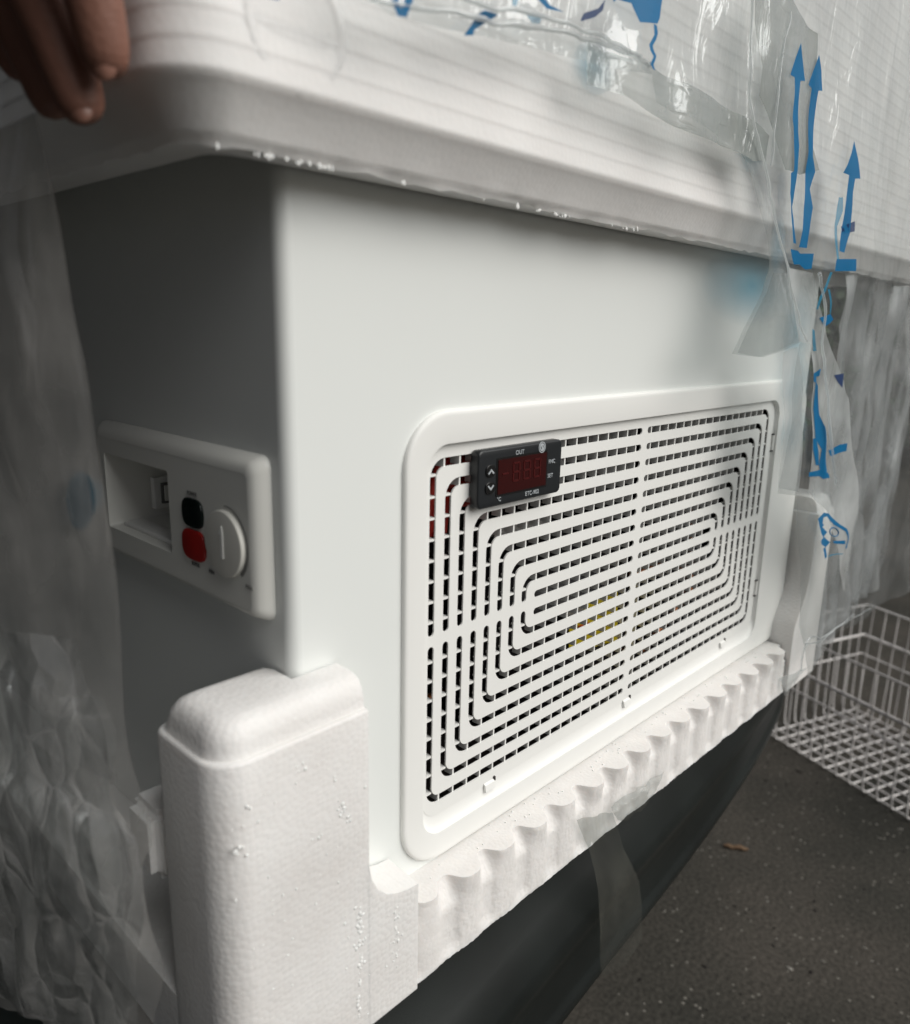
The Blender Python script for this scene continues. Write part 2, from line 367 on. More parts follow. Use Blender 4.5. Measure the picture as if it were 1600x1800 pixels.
for q in (((W, CR), (W, D)), ((W, D), (0, D))): loft(bm, [[(x, y, z) for x, y in q] for z in (ZB, ZT)], closed=False)
v = [bm.verts.new(p) for p in ((0, 0.006, ZT), (W, 0.006, ZT), (W, D, ZT), (0, D, ZT))]; bm.faces.new(v)
bmobj('side_wall', bm, M['enamel'], fz, 40)
# left side with the opening for the control panel
RY0, RY1, RZ0, RZ1 = .094, .171, .1885, .2325
plate('side_wall', [[(-D, ZB), (-CR, ZB), (-CR, ZT), (-D, ZT)], rr(-RY1, RZ0, -RY0, RZ1, .004)], .001, SIDE(.0005), M['enamel'], fz)

# machine compartment behind the grille
bm = bmesh.new(); box(bm, .050, .597, .012, .30, -.005, .262)
for f in [f for f in bm.faces if abs(f.calc_center_median().y - .012) < 1e-4]: bm.faces.remove(f)
bmobj('compartment', bm, M['inner'], fz)
bm = bmesh.new()
prev = [(.11, .0), (.0, 0)]
rings = [[(.31 + r * 1.25 * math.cos(a), .102 + r * math.sin(a), z) for a in [2 * math.pi * j / 32 for j in range(32)]] for r, z in ((.02, .0), (.065, .004), (.075, .03), (.076, .09), (.068, .115), (.05, .13), (.01, .137))]
loft(bm, rings, cap0=True, cap1=True); cp = bmobj('compressor', bm, M['compressor'], fz, 60)
def part_px(name, px, y, m, parent, th=.001):
    pts = [at(a, b, 1, y) for a, b in px]; lp = [(p.x, p.z) for p in pts]
    return plate(name, [lp], th, FRONT(y), m, parent)
part_px('label_sticker', [(1000, 1065), (1085, 1038), (1085, 1125), (1000, 1150)], .022, M['yellow'], cp)
part_px('label_sticker', [(1018, 1100), (1036, 1094), (1036, 1106), (1018, 1112)], .020, M['orange'], cp)
part_px('label_sticker', [(995, 1072), (1026, 1062), (1026, 1082), (995, 1110)], .0208, M['greywire'], cp)
bm = bmesh.new()
for q in range(6):
    tube(bm, resample([Vector((.104 + .004 * q, .022 + .002 * (q % 3), .190)), Vector((.108 + .003 * q, .020 + .003 * (q % 2), .215)), Vector((.120, .020 + .002 * q, .236 - .006 * q)), Vector((.150, .024, .238 - .006 * q)), Vector((.190, .05, .22))], 4), .0032, 8)
bmobj('wire', bm, M['redwire'], fz, 60)
for d_ in ((.088, .100, .03, .036, .145, .20), (.085, .107, .03, .034, .052, .088), (.2, .26, .05, .06, .168, .178), (.30, .36, .05, .06, .22, .235), (.325, .37, .05, .06, .188, .20), (.10, .12, .036, .040, .07, .1)):
    bm = bmesh.new(); box(bm, *d_); bmobj('bracket', bm, M['greywire'], fz)
bm = bmesh.new()
tube(bm, [(.105, .03, .06), (.112, .028, .09), (.108, .03, .11)], .003, 8)
tube(bm, [(.12, .10, .03), (.25, .12, .022), (.4, .04, .03), (.5, .05, .06), (.5, .06, .15)], .0035, 8)
tube(bm, [(.38, .05, .10), (.42, .04, .105), (.47, .04, .09), (.5, .06, .03)], .003, 8)
bmobj('copper_pipe', bm, M['copper'], fz, 60)

# grille frame: outer rounded ring with a raised flange and a recessed pan
def fr(ox0, oz0, ox1, oz1, r, y): return [(x, y, z) for x, z in rr(ox0, oz0, ox1, oz1, r, 10)]
L, RT, B, T = .0150, .0650, .0165, .0176
stages = [fr(FX0, FZ0, FX1, FZ1, .030, .0004), fr(FX0, FZ0, FX1, FZ1, .030, -.0016), fr(FX0 + .0005, FZ0 + .0005, FX1 - .0005, FZ1 - .0005, .0296, -.0025),
          fr(FX0 + .0014, FZ0 + .0014, FX1 - .0014, FZ1 - .0014, .0290, -.0030), fr(FX0 + .003, FZ0 + .003, FX1 - .003, FZ1 - .003, .028, -.0031)]
stages.append(fr(FX0 + L - .001, FZ0 + B - .001, FX1 - RT + .001, FZ1 - T + .001, .0160, -.0031))
for i in range(9):
    t = i / 8; y = -.0029 + .0042 * math.sin(t * math.pi / 2)
    stages.append(fr(FX0 + L + .0035 * t ** 2, FZ0 + B + .0002 + .0105 * (1 - math.cos(t * math.pi / 2)), FX1 - RT - .0018 * t ** 2, FZ1 - T - .0014 * t ** 2, .0155 - .0025 * t, y))
stages.append(fr(FX0 + L + .0045, FZ0 + B + .013, FX1 - RT - .0028, FZ1 - T - .0024, .012, .0013))
bm = bmesh.new(); loft(bm, stages); frame = bmobj('grille_frame', bm, M['plastic'], fz, 50)
# slotted plate
GX, GZM, HW = .3040, .1380, .00235
def stroke(pts, h):
    Lf, Rt = [], []
    for i, p in enumerate(pts):
        a = Vector(pts[max(i - 1, 0)]); b = Vector(pts[min(i + 1, len(pts) - 1)]); d = (b - a).normalized(); n_ = Vector((-d.y, d.x))
        Lf.append(Vector(p) + n_ * h); Rt.append(Vector(p) - n_ * h)
    def cap(p, d, s):
        a0 = math.atan2(d.y, d.x); return [Vector(p) + Vector((math.cos(a0 + s * t), math.sin(a0 + s * t))) * h for t in [R(90 - 30 * j) for j in range(1, 6)]]
    d1 = (Vector(pts[-1]) - Vector(pts[-2])).normalized(); d0 = (Vector(pts[0]) - Vector(pts[1])).normalized()
    return [tuple(q) for q in Lf + cap(pts[-1], d1, 1) + Rt[::-1] + cap(pts[0], d0, 1)]
slots = []; ribs = bmesh.new()
P0, P1, Q0, Q1 = .0916, .5198, .0377, .2377
RP = .0121; RY = (.0016, .0085); RTH = .0006
PY = .0010                                           # front of slotted plate
for k in range(8):
    xl, xr, zt, zb, rc = P0 + .0116 * k, P1 - .0121 * k, Q1 - .01177 * k, Q0 + .01177 * k, .0085
    def corner(cx, cz, a0, a1, n_=7): return [(cx + rc * math.cos(R(a0 + (a1 - a0) * i / (n_ - 1))), cz + rc * math.sin(R(a0 + (a1 - a0) * i / (n_ - 1)))) for i in range(n_)]
    e1, e2 = .0036 + HW, .0030 + HW
    slots.append(stroke([(GX - e1, zt)] + corner(xl + rc, zt - rc, 90, 180) + [(xl, GZM + e2)], HW))
    slots.append(stroke([(GX + e1, zt)] + corner(xr - rc, zt - rc, 90, 0) + [(xr, GZM + e2)], HW))
    slots.append(stroke([(GX - e1, zb)] + corner(xl + rc, zb + rc, 270, 180) + [(xl, GZM - e2)], HW))
    slots.append(stroke([(GX + e1, zb)] + corner(xr - rc, zb + rc, 270, 360) + [(xr, GZM - e2)], HW))
    for z in (zt, zb):
        x = GX - .0100
        while x > xl + .004: box(ribs, x - RTH, x + RTH, RY[0], RY[1], z - HW - .0004, z + HW + .0004); x -= RP
        x = GX + .0100
        while x < xr - .004: box(ribs, x - RTH, x + RTH, RY[0], RY[1], z - HW - .0004, z + HW + .0004); x += RP
    for x in (xl, xr):
        z = Q1 - .0065
        while z > Q0:
            if zb + .005 < z < zt - .005: box(ribs, x - HW - .0004, x + HW + .0004, RY[0], RY[1], z - RTH, z + RTH)
            z -= .01177
for z in (Q1 - 8 * .01177, Q1 - 9 * .01177):
    slots.append(stroke([(P0 + .0116 * 8 + .0012, z), (GX - .0036 - HW, z)], HW)); slots.append(stroke([(GX + .0036 + HW, z), (P1 - .0121 * 8, z)], HW))
    for s in (-1, 1):
        x = GX + s * .0100
        while P0 + .096 < x < P1 - .100: box(ribs, x - RTH, x + RTH, RY[0], RY[1], z - HW - .0004, z + HW + .0004); x += s * RP
outer = rr(FX0 + L + .0030, FZ0 + B + .0095, FX1 - RT - .0014, FZ1 - T - .0010, .0125, 8)
me = fill2d([outer] + slots, .0010); me.transform(FRONT(PY + .0005))
rm = bpy.data.meshes.new('r'); bmesh.ops.recalc_face_normals(ribs, faces=ribs.faces); ribs.to_mesh(rm); ribs.free()
bm = bmesh.new(); bm.from_mesh(me); bm.from_mesh(rm); bm.to_mesh(me); bm.free()
grille = link('grille', me, M['plastic'], fz)
# snap clips moulded into the pan
for px, py in ((862, 1384), (1103, 1230), (1271, 1131)):
    p = at(px, py, 1, .0); zb_ = FZ0 + B + .0100
    bm = bmesh.new(); box(bm, p.x + .0035, p.x + .0048, -.0002, .0018, zb_ - .0002, zb_ + .0026); bmobj('clip_slot', bm, M['inner'], frame)
    bm = bmesh.new(); x0, x1 = p.x - .0055, p.x + .0035
    loft(bm, [[(x, .0008, zb_ + .0012), (x, -.0006, zb_ + .0002), (x, -.0014, zb_ - .0040), (x, .0010, zb_ - .0050)] for x in (x0, x1)], cap0=True, cap1=True)
    bmobj('clip', bm, M['plastic'], frame)
for px, py in ((1360, 777), (1331, 1031)):
    p = at(px, py, 1, .001); xr_ = FX1 - RT
    bm = bmesh.new(); box(bm, xr_ - .0026, xr_ + .0003, -.0010, .0012, p.z - .0070, p.z + .0070); bmobj('clip', bm, M['plastic'], frame)
    for q in (-1, 1):
        bm = bmesh.new(); box(bm, xr_ - .0034, xr_ + .0001, -.0008, .0013, p.z + q * .0078 - .0004, p.z + q * .0078 + .0004); bmobj('clip_slot', bm, M['inner'], frame)

# temperature controller
cy = -.0060
a = [at(x, y, 1, cy) for x, y in ((843, 793), (991, 772), (983, 867), (839, 896))]
CX0, CX1, CZ0, CZ1 = (a[0].x + a[3].x) / 2, (a[1].x + a[2].x) / 2, (a[2].z + a[3].z) / 2, (a[0].z + a[1].z) / 2
ctl = plate('temperature_display', [rr(CX0, CZ0, CX1, CZ1, .0035)], .0066, FRONT(cy + .0033), M['black'], fz, bev=.0012, smooth=60)
cy -= .0001
def cp_(px, py): p = at(px, py, 1, cy); return p.x, p.z
d0 = cp_(874, 806); d1 = cp_(960, 856); d2 = cp_(876, 864); d3 = cp_(958, 798)
X0, X1, Z0, Z1 = (d0[0] + d2[0]) / 2, (d1[0] + d3[0]) / 2, (d1[1] + d2[1]) / 2, (d0[1] + d3[1]) / 2
plate('display_bezel', [rr(X0 - .0012, Z0 - .0012, X1 + .0012, Z1 + .0012, .0005)], .0004, FRONT(cy), M['gloss'], ctl)
scr = plate('screen', [rr(X0, Z0, X1, Z1, .0003)], .0004, FRONT(cy - .0003), M['redlens'], ctl)
bm = bmesh.new()
def seg(cx, cz, wd, h, on):
    t = .0011; y0, y1 = cy - .00075, cy - .00045
    S = {'a': (cx - wd / 2 + t * .6, cx + wd / 2 - t * .6, cz + h / 2 - t, cz + h / 2), 'g': (cx - wd / 2 + t * .6, cx + wd / 2 - t * .6, cz - t / 2, cz + t / 2), 'd': (cx - wd / 2 + t * .6, cx + wd / 2 - t * .6, cz - h / 2, cz - h / 2 + t),
         'f': (cx - wd / 2, cx - wd / 2 + t, cz + t * .4, cz + h / 2 - t * .4), 'b': (cx + wd / 2 - t, cx + wd / 2, cz + t * .4, cz + h / 2 - t * .4), 'e': (cx - wd / 2, cx - wd / 2 + t, cz - h / 2 + t * .4, cz - t * .4), 'c': (cx + wd / 2 - t, cx + wd / 2, cz - h / 2 + t * .4, cz - t * .4)}
    for k_ in on: x0, x1, z0, z1 = S[k_]; box(bm, x0, x1, y0, y1, z0, z1)
cz = (Z0 + Z1) / 2 + .0015; dw = (X1 - X0)
for i, on in enumerate(('g', 'abcdefg', 'abcdefg', 'abcdefg')): seg(X0 + dw * (.14 + .22 * i), cz, dw * .15, (Z1 - Z0) * .58, on)
bmobj('digits', bm, M['segment'], scr)
TM = FRONT(cy - .0001)
for s, px, py, sz in (('OUT', 914, 795, .0036), ('FNC', 970, 811, .0034), ('SET', 967, 836, .0034), ('ETC-902', 935, 866, .0036), ('°C', 877, 878, .0032)):
    x, z = cp_(px, py); text('lettering', s, sz, x, z, TM, M['print'], ctl)
for px, py, s in ((862, 828, 1), (861, 858, -1)):
    x, z = cp_(px, py)
    b_ = plate('button', [rr(x - .0040, z - .0034, x + .0040, z + .0034, .0030)], .0010, FRONT(cy - .0002), M['gloss'], ctl, bev=.0003, smooth=60)
    lp = [(-.0026, -.0012), (0, .0012), (.0026, -.0012), (.0019, -.0018), (0, 0), (-.0019, -.0018)]
    plate('arrow_mark', [[(x + u, z + s * v_) for u, v_ in lp]], .0003, FRONT(cy - .0008), M['print'], b_)
x, z = cp_(953, 786)
def circ(cx, cz_, r, n_=28): return [(cx + r * math.cos(2 * math.pi * i / n_), cz_ + r * math.sin(2 * math.pi * i / n_)) for i in range(n_)]
plate('logo', [circ(x, z, .0033), circ(x, z, .0028)], .0003, TM, M['print'], ctl)
plate('logo', [circ(x, z, .0023), circ(x, z, .00135), ], .0003, TM, M['print'], ctl)
plate('logo', [[(x - .0011, z + .0011), (x + .0002, z + .0012), (x + .0012, z - .0011), (x - .0001, z - .0012)]], .0003, TM, M['print'], ctl)

# control panel on the left side
PY0, PY1, PZ0, PZ1 = .0110, .1860, .1715, .2500
def sd(y0, z0, y1, z1, r, x): return [(x, y, z) for y, z in rr(y0, z0, y1, z1, r, 8)]
bm = bmesh.new()
st = [sd(PY0, PZ0, PY1, PZ1, .006, -.0002), sd(PY0, PZ0, PY1, PZ1, .006, -.0012), sd(PY0 + .0006, PZ0 + .0006, PY1 - .0006, PZ1 - .0006, .006, -.003), sd(PY0 + .003, PZ0 + .0022, PY1 - .003, PZ1 - .0028, .0055, -.0066), sd(PY0 + .0062, PZ0 + .0040, PY1 - .006, PZ1 - .006, .004, -.0082),
      sd(PY0 + .0080, PZ0 + .0050, PY1 - .008, PZ1 - .0085, .003, -.0084)]
loft(bm, st)
bmesh.ops.recalc_face_normals(bm, faces=bm.faces)
cpn = bmobj('control_panel', bm, M['panel'], fz, 60)
plate('panel_face', [rr(-(PY1 - .0078), PZ0 + .0048, -(PY0 + .0078), PZ1 - .0083, .003), rr(-RY1, RZ0, -RY0, RZ1, .0015)], .001, SIDE(-.0078), M['panel'], cpn)
bm = bmesh.new()
loft(bm, [sd(RY0, RZ0, RY1, RZ1, .0015, -.0080), sd(RY0 + .0005, RZ0 + .001, RY1 - .002, RZ1 - .001, .0015, .004), sd(RY0 + .001, RZ0 + .007, RY1 - .012, RZ1 - .006, .002, .042)], cap1=True)
rec = bmobj('recess', bm, M['panel'], cpn, 30)
rbox('socket', (.014, .036, .1575, .162, .1975, .2165), M['plastic'], rec, .0006); rbox('socket', (.018, .032, .1562, .1580, .2005, .2130), M['printdark'], rec, .0004); rbox('socket', (.0195, .0305, .1555, .1570, .2020, .2115), M['panel'], rec, .0004)
rbox('recess_ledge', (-.002, .010, .097, .166, .1888, .1915), M['plastic'], rec, .0008)
SM = SIDE(-.0087)
def blob(y, z, ry, rz, q=.55):      # tall rounded rocker, squarer than an ellipse
    out = []
    for i in range(40):
        t = 2 * math.pi * i / 40; c, s = math.cos(t), math.sin(t)
        out.append((-y + ry * math.copysign(abs(c) ** q, c), z + rz * math.copysign(abs(s) ** .75, s)))
    return out
plate('button', [blob(.0686, .2150, .0100, .0075)], .0018, SIDE(-.0088), M['green'], cpn, bev=.0005, smooth=60)
plate('button', [blob(.0690, .1985, .0112, .0080)], .0018, SIDE(-.0088), M['red'], cpn, bev=.0005, smooth=60)
kn = plate('thermostat_knob', [[(-.0378 + .0168 * math.cos(2 * math.pi * i / 48), .2060 + .0162 * math.sin(2 * math.pi * i / 48)) for i in range(48)]], .0034, SIDE(-.0095), M['knob'], cpn, bev=.0009, smooth=60)
plate('pointer', [[(-.0386, .1990), (-.0366, .1990), (-.0364, .2115), (-.0372, .2150), (-.0402, .2105), (-.0386, .2105)]], .0006, SIDE(-.0114), M['plastic'], kn)
arcp = [(-.0372 + .0182 * math.cos(R(a_)), .2060 + .0182 * math.sin(R(a_))) for a_ in range(-50, 96, 8)]
arcq = [(-.0372 + (.0182 - .0016 * (1 - i / len(arcp)) - .0003) * math.cos(R(a_)), .2060 + (.0182 - .0016 * (1 - i / len(arcp)) - .0003) * math.sin(R(a_))) for i, a_ in enumerate(range(-50, 96, 8))]
plate('dial_scale', [arcp + arcq[::-1]], .0003, SM, M['printdark'], cpn)
for s_, u, v_ in (('POWER', -.0686, .2248), ('SUPER', -.0690, .1883), ('MIN', -.0535, .1880), ('MAX', -.0195, .1885)):
    text('lettering', s_, .0028, u, v_, SM, M['printdark'], cpn)

# ------------------------------------------------------------------ foam tray
tray = empty('foam_tray', (W / 2, D / 2, -.054), label='white expanded foam tray under the freezer with corner posts and a sawn scalloped front ledge', cat='packing foam')
def jag(p, amp, s): return p + Vector((noise.noise(p * s), noise.noise(p * s + Vector((7, 3, 1))), noise.noise(p * s + Vector((2, 9, 5))))) * amp
YF, TB = -.0255, -.050
def post_ring(x0, x1, y0, y1, d, z, r=.016, inner=True):
    # outer sides inset by d, sides facing the freezer kept
    X0_, Y0_, Y1_ = x0 + d, y0 + d, y1 - d
    pts = []
    rad = max(r - d * .5, .004)
    for i in range(9): t = R(180 + 90 * i / 8); pts.append((X0_ + rad + rad * math.cos(t), Y0_ + rad + rad * math.sin(t)))
    pts += [(x1, Y0_), (x1, -.0012), (-.0012, -.0012), (-.0012, Y1_ - .003)]
    pts += [(-.003, Y1_)]
    r2 = .008
    for i in range(5): t = R(90 + 90 * i / 4); pts.append((X0_ + r2 + r2 * math.cos(t), Y1_ - r2 + r2 * math.sin(t)))
    return [(x, y, z) for x, y in pts]
bm = bmesh.new()
lev = [(0, TB), (0, .06), (0, .1300), (.0004, .1312), (.0012, .1318), (.0026, .1316), (.0030, .1325), (.0034, .1370), (.0046, .1410), (.0068, .1446), (.0100, .1466), (.0140, .1474)]
rings = [post_ring(-.055, .0245, YF, .0300, d, z) for d, z in lev]
loft(bm, rings, cap0=True, cap1=True)
bmobj('corner_post', bm, M['foam'], tray, 60)
# front wall piece between post and cut ledge, top scooped
bm = bmesh.new()
scoop = [(.0245, .047), (.0262, .038), (.030, .030), (.036, .024), (.043, .0205), (.0505, .0185), (.0585, .0175)]
top0 = [(x, YF, z) for x, z in scoop]; top1 = [(x, -.0012, z + .002) for x, z in scoop]
bot0 = [(x, YF, TB) for x, z in scoop]; bot1 = [(x, -.0012, TB) for x, z in scoop]
loft(bm, [bot0, top0, top1, bot1], closed=False); v = [bm.verts.new(p) for p in (bot0[-1], top0[-1], top1[-1], bot1[-1])]; bm.faces.new(v)
bmobj('front_wall', bm, M['foam'], tray, 30)
# scalloped ledge
TOOTH = [(0, .0143), (.07, .0145), (.13, .0165), (.19, .0205), (.27, .0232), (.38, .0244), (.52, .0246), (.64, .0238), (.72, .0218), (.78, .0190), (.83, .0162), (.88, .0147), (.94, .0142), (1, .0143)]
def edge_pts():
    out = [(.0588, -.0122), (.0612, -.0128), (.0622, -.0155), (.0636, -.0190), (.0664, -.0222), (.0700, -.0236), (.0735, -.0238), (.0765, -.0226), (.0790, -.0200), (.0812, -.0170), (.0835, -.0150)]
    x = .0850
    while x < .5785:
        ph = ((x - .0890) / .0324); k_ = math.floor(ph); f = ph - k_; n_ = noise.noise(Vector((k_ * 7.3, 1.7, 0)))
        for a_, b_ in zip(TOOTH, TOOTH[1:]):
            if a_[0] <= f <= b_[0]: y = a_[1] + (b_[1] - a_[1]) * (f - a_[0]) / (b_[0] - a_[0])
        y = .0143 + (y - .0143) * (1 + .35 * (x - .07) + .25 * n_)
        out.append((x, -y)); x += .0011
    sm_ = out[:11] + [(out[i][0], (out[i - 1][1] + out[i][1] * 2 + out[i + 1][1]) / 4) for i in range(11, len(out) - 1)]
    return sm_
ep = edge_pts()
bm = bmesh.new(); rings = []
zs = [-.0012] + [-.0035 - .0022 * q for q in range(21)] + [TB]
for i, (x, y) in enumerate(ep):
    rg = []
    rg.append(Vector((x, .0035, -.0012)))
    for j, z in enumerate(zs):
        k = max(0, (j - 1)) / (len(zs) - 2)
        kk = .76 * min(1, k * 3.4) + (.20 * ((k - .86) / .14) if k > .86 else 0); yy = y * (1 - kk) + (-.0235) * kk
        ridge = .0003 * math.sin(z * 1500 + x * 160) if j > 1 else 0
        rg.append(jag(Vector((x, yy + ridge, z)), .0004 if j > 0 else 0, 420))
    rg.append(Vector((x, .0035, TB)))
    rings.append(rg)
loft(bm, rings, closed=False)
for r_ in (0, -1):
    bm.faces.new([bm.verts.new(p) for p in rings[r_]])
bmobj('ledge', bm, M['foamcut'], tray, 50)
# tray floor under freezer and the side / back walls
bm = bmesh.new(); box(bm, -.0545, .659, .0045, D + .05, TB + .001, -.0105); bmobj('tray_floor', bm, M['foam'], tray)
bm = bmesh.new(); box(bm, -.0575, -.0015, .031, .060, .048, .085); bmesh.ops.bevel(bm, geom=bm.edges[:], offset=.005, segments=3, affect='EDGES'); bmobj('side_wall', bm, M['foam'], tray, 40)
bm = bmesh.new(); box(bm, W + .0015, .659, .031, D + .045, -.0100, .075); bmesh.ops.bevel(bm, geom=bm.edges[:], offset=.005, segments=3, affect='EDGES'); bmobj('side_wall', bm, M['foam'], tray, 40)
# right post
bm = bmesh.new(); rings = []
for d, z in lev:
    rings.append([(x, y, z) for x, y in [(.6620 - d - .012 + .012 * math.sin(R(t)), YF + d + .012 - .012 * math.cos(R(t))) for t in range(0, 91, 15)] + [(.6620 - d, .03 - d), (W + .003, .03 - d), (W + .003, 0), (W + .003, YF + d)]])
loft(bm, rings, cap0=True, cap1=True); bmobj('corner_post', bm, M['foam'], tray, 60)
bm = bmesh.new()
prof_ = [(.5790, .0), (.5795, .012), (.5815, .0215), (.5860, .0290), (.5930, .0385), (.6000, .0500), (.6040, .064), (.6055, .085), (.6065, .132), (.6098, .1325)]
loft(bm, [[(.6098, YF, TB)] + [(.5792, YF, TB)] + [(x, YF, z) for x, z in prof_], [(.6098, .0, TB)] + [(.5792, .0, TB)] + [(x, -.0005, z) for x, z in prof_]], cap0=True, cap1=True)
bmobj('front_wall', bm, M['foam'], tray, 30)

def beads(name, pts, m, parent):
    bm = bmesh.new()
    for p, r_ in pts:
        q = bmesh.ops.create_icosphere(bm, subdivisions=2, radius=r_)['verts']; e_ = Vector((random.uniform(.7, 1.5), .55, random.uniform(.7, 1.8)))
        for v in q: v.co = Vector((v.co.x * e_.x, v.co.y * e_.y, v.co.z * e_.z)) * (1 + .4 * noise.noise((v.co + p) * 900)) + p
    o = bmobj(name, bm, m, parent, 180); o['kind'] = 'stuff'; return o
M['crumb'] = mat('white foam crumb', (.86, .86, .84), .6, .3, sss=.2)
B_ = []
for i in range(46):
    B_.append((at(633 + random.gauss(0, 4), random.choice((random.uniform(1590, 1640), random.uniform(1640, 1790))), 1, YF), random.uniform(.0004, .0010)))
for i in range(22): B_.append((at(696 + random.gauss(0, 4), random.uniform(1570, 1700), 1, YF), random.uniform(.0003, .0008)))
for i in range(60): B_.append((at(random.uniform(400, 700), random.uniform(1330, 1790), 1, YF), random.uniform(.0002, .0006)))
for cx_, cy_, n_ in ((600, 1425, 9), (422, 1500, 8), (610, 1442, 6), (560, 1465, 4), (440, 1415, 3), (530, 1350, 4)):
    for i in range(n_): B_.append((at(cx_ + random.gauss(0, 6), cy_ + random.gauss(0, 6), 1, YF), random.uniform(.0004, .0009)))
B_ = [b for b in B_ if b[0].x < .0585 and b[0].z > TB + .004 and not (b[0].x > .023 and b[0].z > .012)]
beads('burst_bead', B_, M['crumb'], tray)
bm = bmesh.new()
for i in range(70):
    p = Vector((random.uniform(.06, .56), random.uniform(-.0135, -.002), -.0010)); q = bmesh.ops.create_icosphere(bm, subdivisions=1, radius=random.uniform(.0003, .0008))['verts']
    for v in q: v.co += p
tag(bmobj('foam_crumbs', bm, M['crumb'], None, 180), 'tiny white foam crumbs scattered on the sawn foam ledge', 'foam crumbs', kind='stuff')

# ------------------------------------------------------------------ foam lid
lid = empty('packing_foam', (W / 2, D / 2, .365), label='ribbed white foam cap held up over the top of the freezer', cat='packing foam')
LX0, LX1, LY0, LY1 = -.0620, .860, -.0355, D + .05
def lid_ring(d, z, r=.024, amp=0):
    pts = []; base = rr(LX0 + d, LY0 + d, LX1 - d, LY1 - d, max(.006, r - d * .4), 10)
    n_ = len(base)
    for i in range(n_):
        a_ = Vector((*base[i], z)); b_ = Vector((*base[(i + 1) % n_], z)); k_ = max(1, int((b_ - a_).length / .006)) 
        k_ = {True: 120}.get((b_ - a_).length > .3, k_)
        for j in range(k_):
            p = a_.lerp(b_, j / k_)
            if amp: p = jag(p, amp, 130)
            pts.append(p)
    return pts
bm = bmesh.new(); rings = []
def inset_plain(d, z): return lid_ring(d, z)
rings += [inset_plain(.0335, .405), inset_plain(.0330, .3670)]
rings.append(lid_ring(.0150, .3665, amp=.0006)); rings.append(lid_ring(.0135, .3655, amp=.0016)); rings.append(lid_ring(.0118, .3680, amp=.0012)); rings.append(lid_ring(.0105, .3690, amp=.0004))
rings.append(lid_ring(.0100, .3700)); rings.append(lid_ring(.0050, .3790)); rings.append(lid_ring(.0020, .3830)); rings.append(lid_ring(.0004, .3848)); rings.append(lid_ring(.0, .3865))
z = .3875
for k in range(34):
    for dz, dd in ((.0, .0002), (.0030, .0001), (.0050, .0004), (.0068, .0004), (.0080, .0002)): rings.append(lid_ring(dd + (z - .3875) * .04, z + dz))
    z += .0092
rings += [lid_ring(.03, .708), lid_ring(.05, .722)]
loft(bm, rings, cap0=True, cap1=True)
lo = bmobj('cap_body', bm, M['foamcap'], lid, 60)
bm = bmesh.new(); cx, czz = -.0135, .4055
for r0, yy in ((.0205, -.0004),):
    rings = []
    for rr_, dy in ((.0215, .0002), (.0208, -.0002), (.0198, -.0005), (.0188, -.0005), (.0178, -.0001), (.0160, .0000), (.0060, -.0001), (.0006, -.0001)):
        rings.append([(cx + rr_ * math.cos(2 * math.pi * j / 48), LY0 + dy + .0008, czz + rr_ * math.sin(2 * math.pi * j / 48)) for j in range(48)])
    loft(bm, rings, cap1=True)
bmobj('moulded_ring', bm, M['foamcap'], lid, 70)
B_ = []
for i in range(210):
    px = 380 + 1000 * random.random(); yy_ = 264 + (px - 360) * .187 + random.gauss(0, 1.2)
    if noise.noise(Vector((px / 38, 3.3, 0))) < .12: continue
    B_.append((at(px, yy_, 1, LY0 + .0125), random.uniform(.0003, .0010)))
beads('burst_bead', B_, M['crumb'], lid)
lid.rotation_euler = (0, R(.35), 0)

# ------------------------------------------------------------------ front film
def film_y(x, z):
    v = noise.noise(Vector((x * 9, z * 7, 1.3))) * .010 + noise.noise(Vector((x * 34, z * 22, 4.1))) * .003
    v += .0022 * abs(noise.noise(Vector((x * 30 + z * 12, z * 30, 9)))) + .0025 * math.sin(x * 90 - z * 40) * .4
    return -.050 + v * .7
def film_patch(name, px, m, parent, off=0, res=.006, base=-.050):
    """sheet of film cut to an outline and draped in front of the packing"""
    pts = [at(a, b, 1, base) for a, b in px]
    bm = bmesh.new(); vs = [bm.verts.new((p.x, 0, p.z)) for p in pts]
    for t3 in tessellate_polygon([[Vector((p.x, p.z, 0)) for p in pts]]): bm.faces.new([vs[i] for i in t3])
    for _ in range(7):
        es = [e for e in bm.edges if e.calc_length() > res * 1.6]
        if not es: break
        bmesh.ops.subdivide_edges(bm, edges=es, cuts=1); bmesh.ops.triangulate(bm, faces=bm.faces[:])
    for v in bm.verts: v.co.y = base + (film_y(v.co.x, v.co.z) + .050) * (1 if base < -.048 else .12) + off
    return bmobj(name, bm, m, parent, 180)
film = empty('plastic_film', (.45, -.05, .4), label='clear plastic wrap with blue print hanging over the right end of the freezer', cat='plastic wrap')
film_patch('film_sheet', [(560, -120), (600, -30), (690, 35), (800, 55), (900, 75), (960, 92), (1030, 108), (1100, 128), (1140, 132), (1150, 180), (1220, 215), (1290, 250), (1312, 300), (1330, 380), (1350, 470), (1330, 530), (1290, 622), (1340, 628), (1410, 600), (1392, 700), (1386, 800), (1372, 868), (1405, 872), (1412, 1000), (1405, 1100), (1420, 1195), (1450, 1150), (1480, 1110), (1560, 1060), (1700, 1000), (1700, -120)], M['film'], film, 0, .007)
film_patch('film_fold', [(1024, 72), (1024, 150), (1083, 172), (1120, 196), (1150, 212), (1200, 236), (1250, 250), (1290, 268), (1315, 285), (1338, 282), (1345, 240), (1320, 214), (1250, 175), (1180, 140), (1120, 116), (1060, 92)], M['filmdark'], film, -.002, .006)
film_patch('film_fold', [(1318, -20), (1322, 40), (1330, 120), (1325, 170), (1350, 235), (1365, 300), (1400, 308), (1432, 300), (1420, 220), (1432, 120), (1434, 60), (1395, 25), (1370, -20)], M['filmdark'], film, -.003, .006)
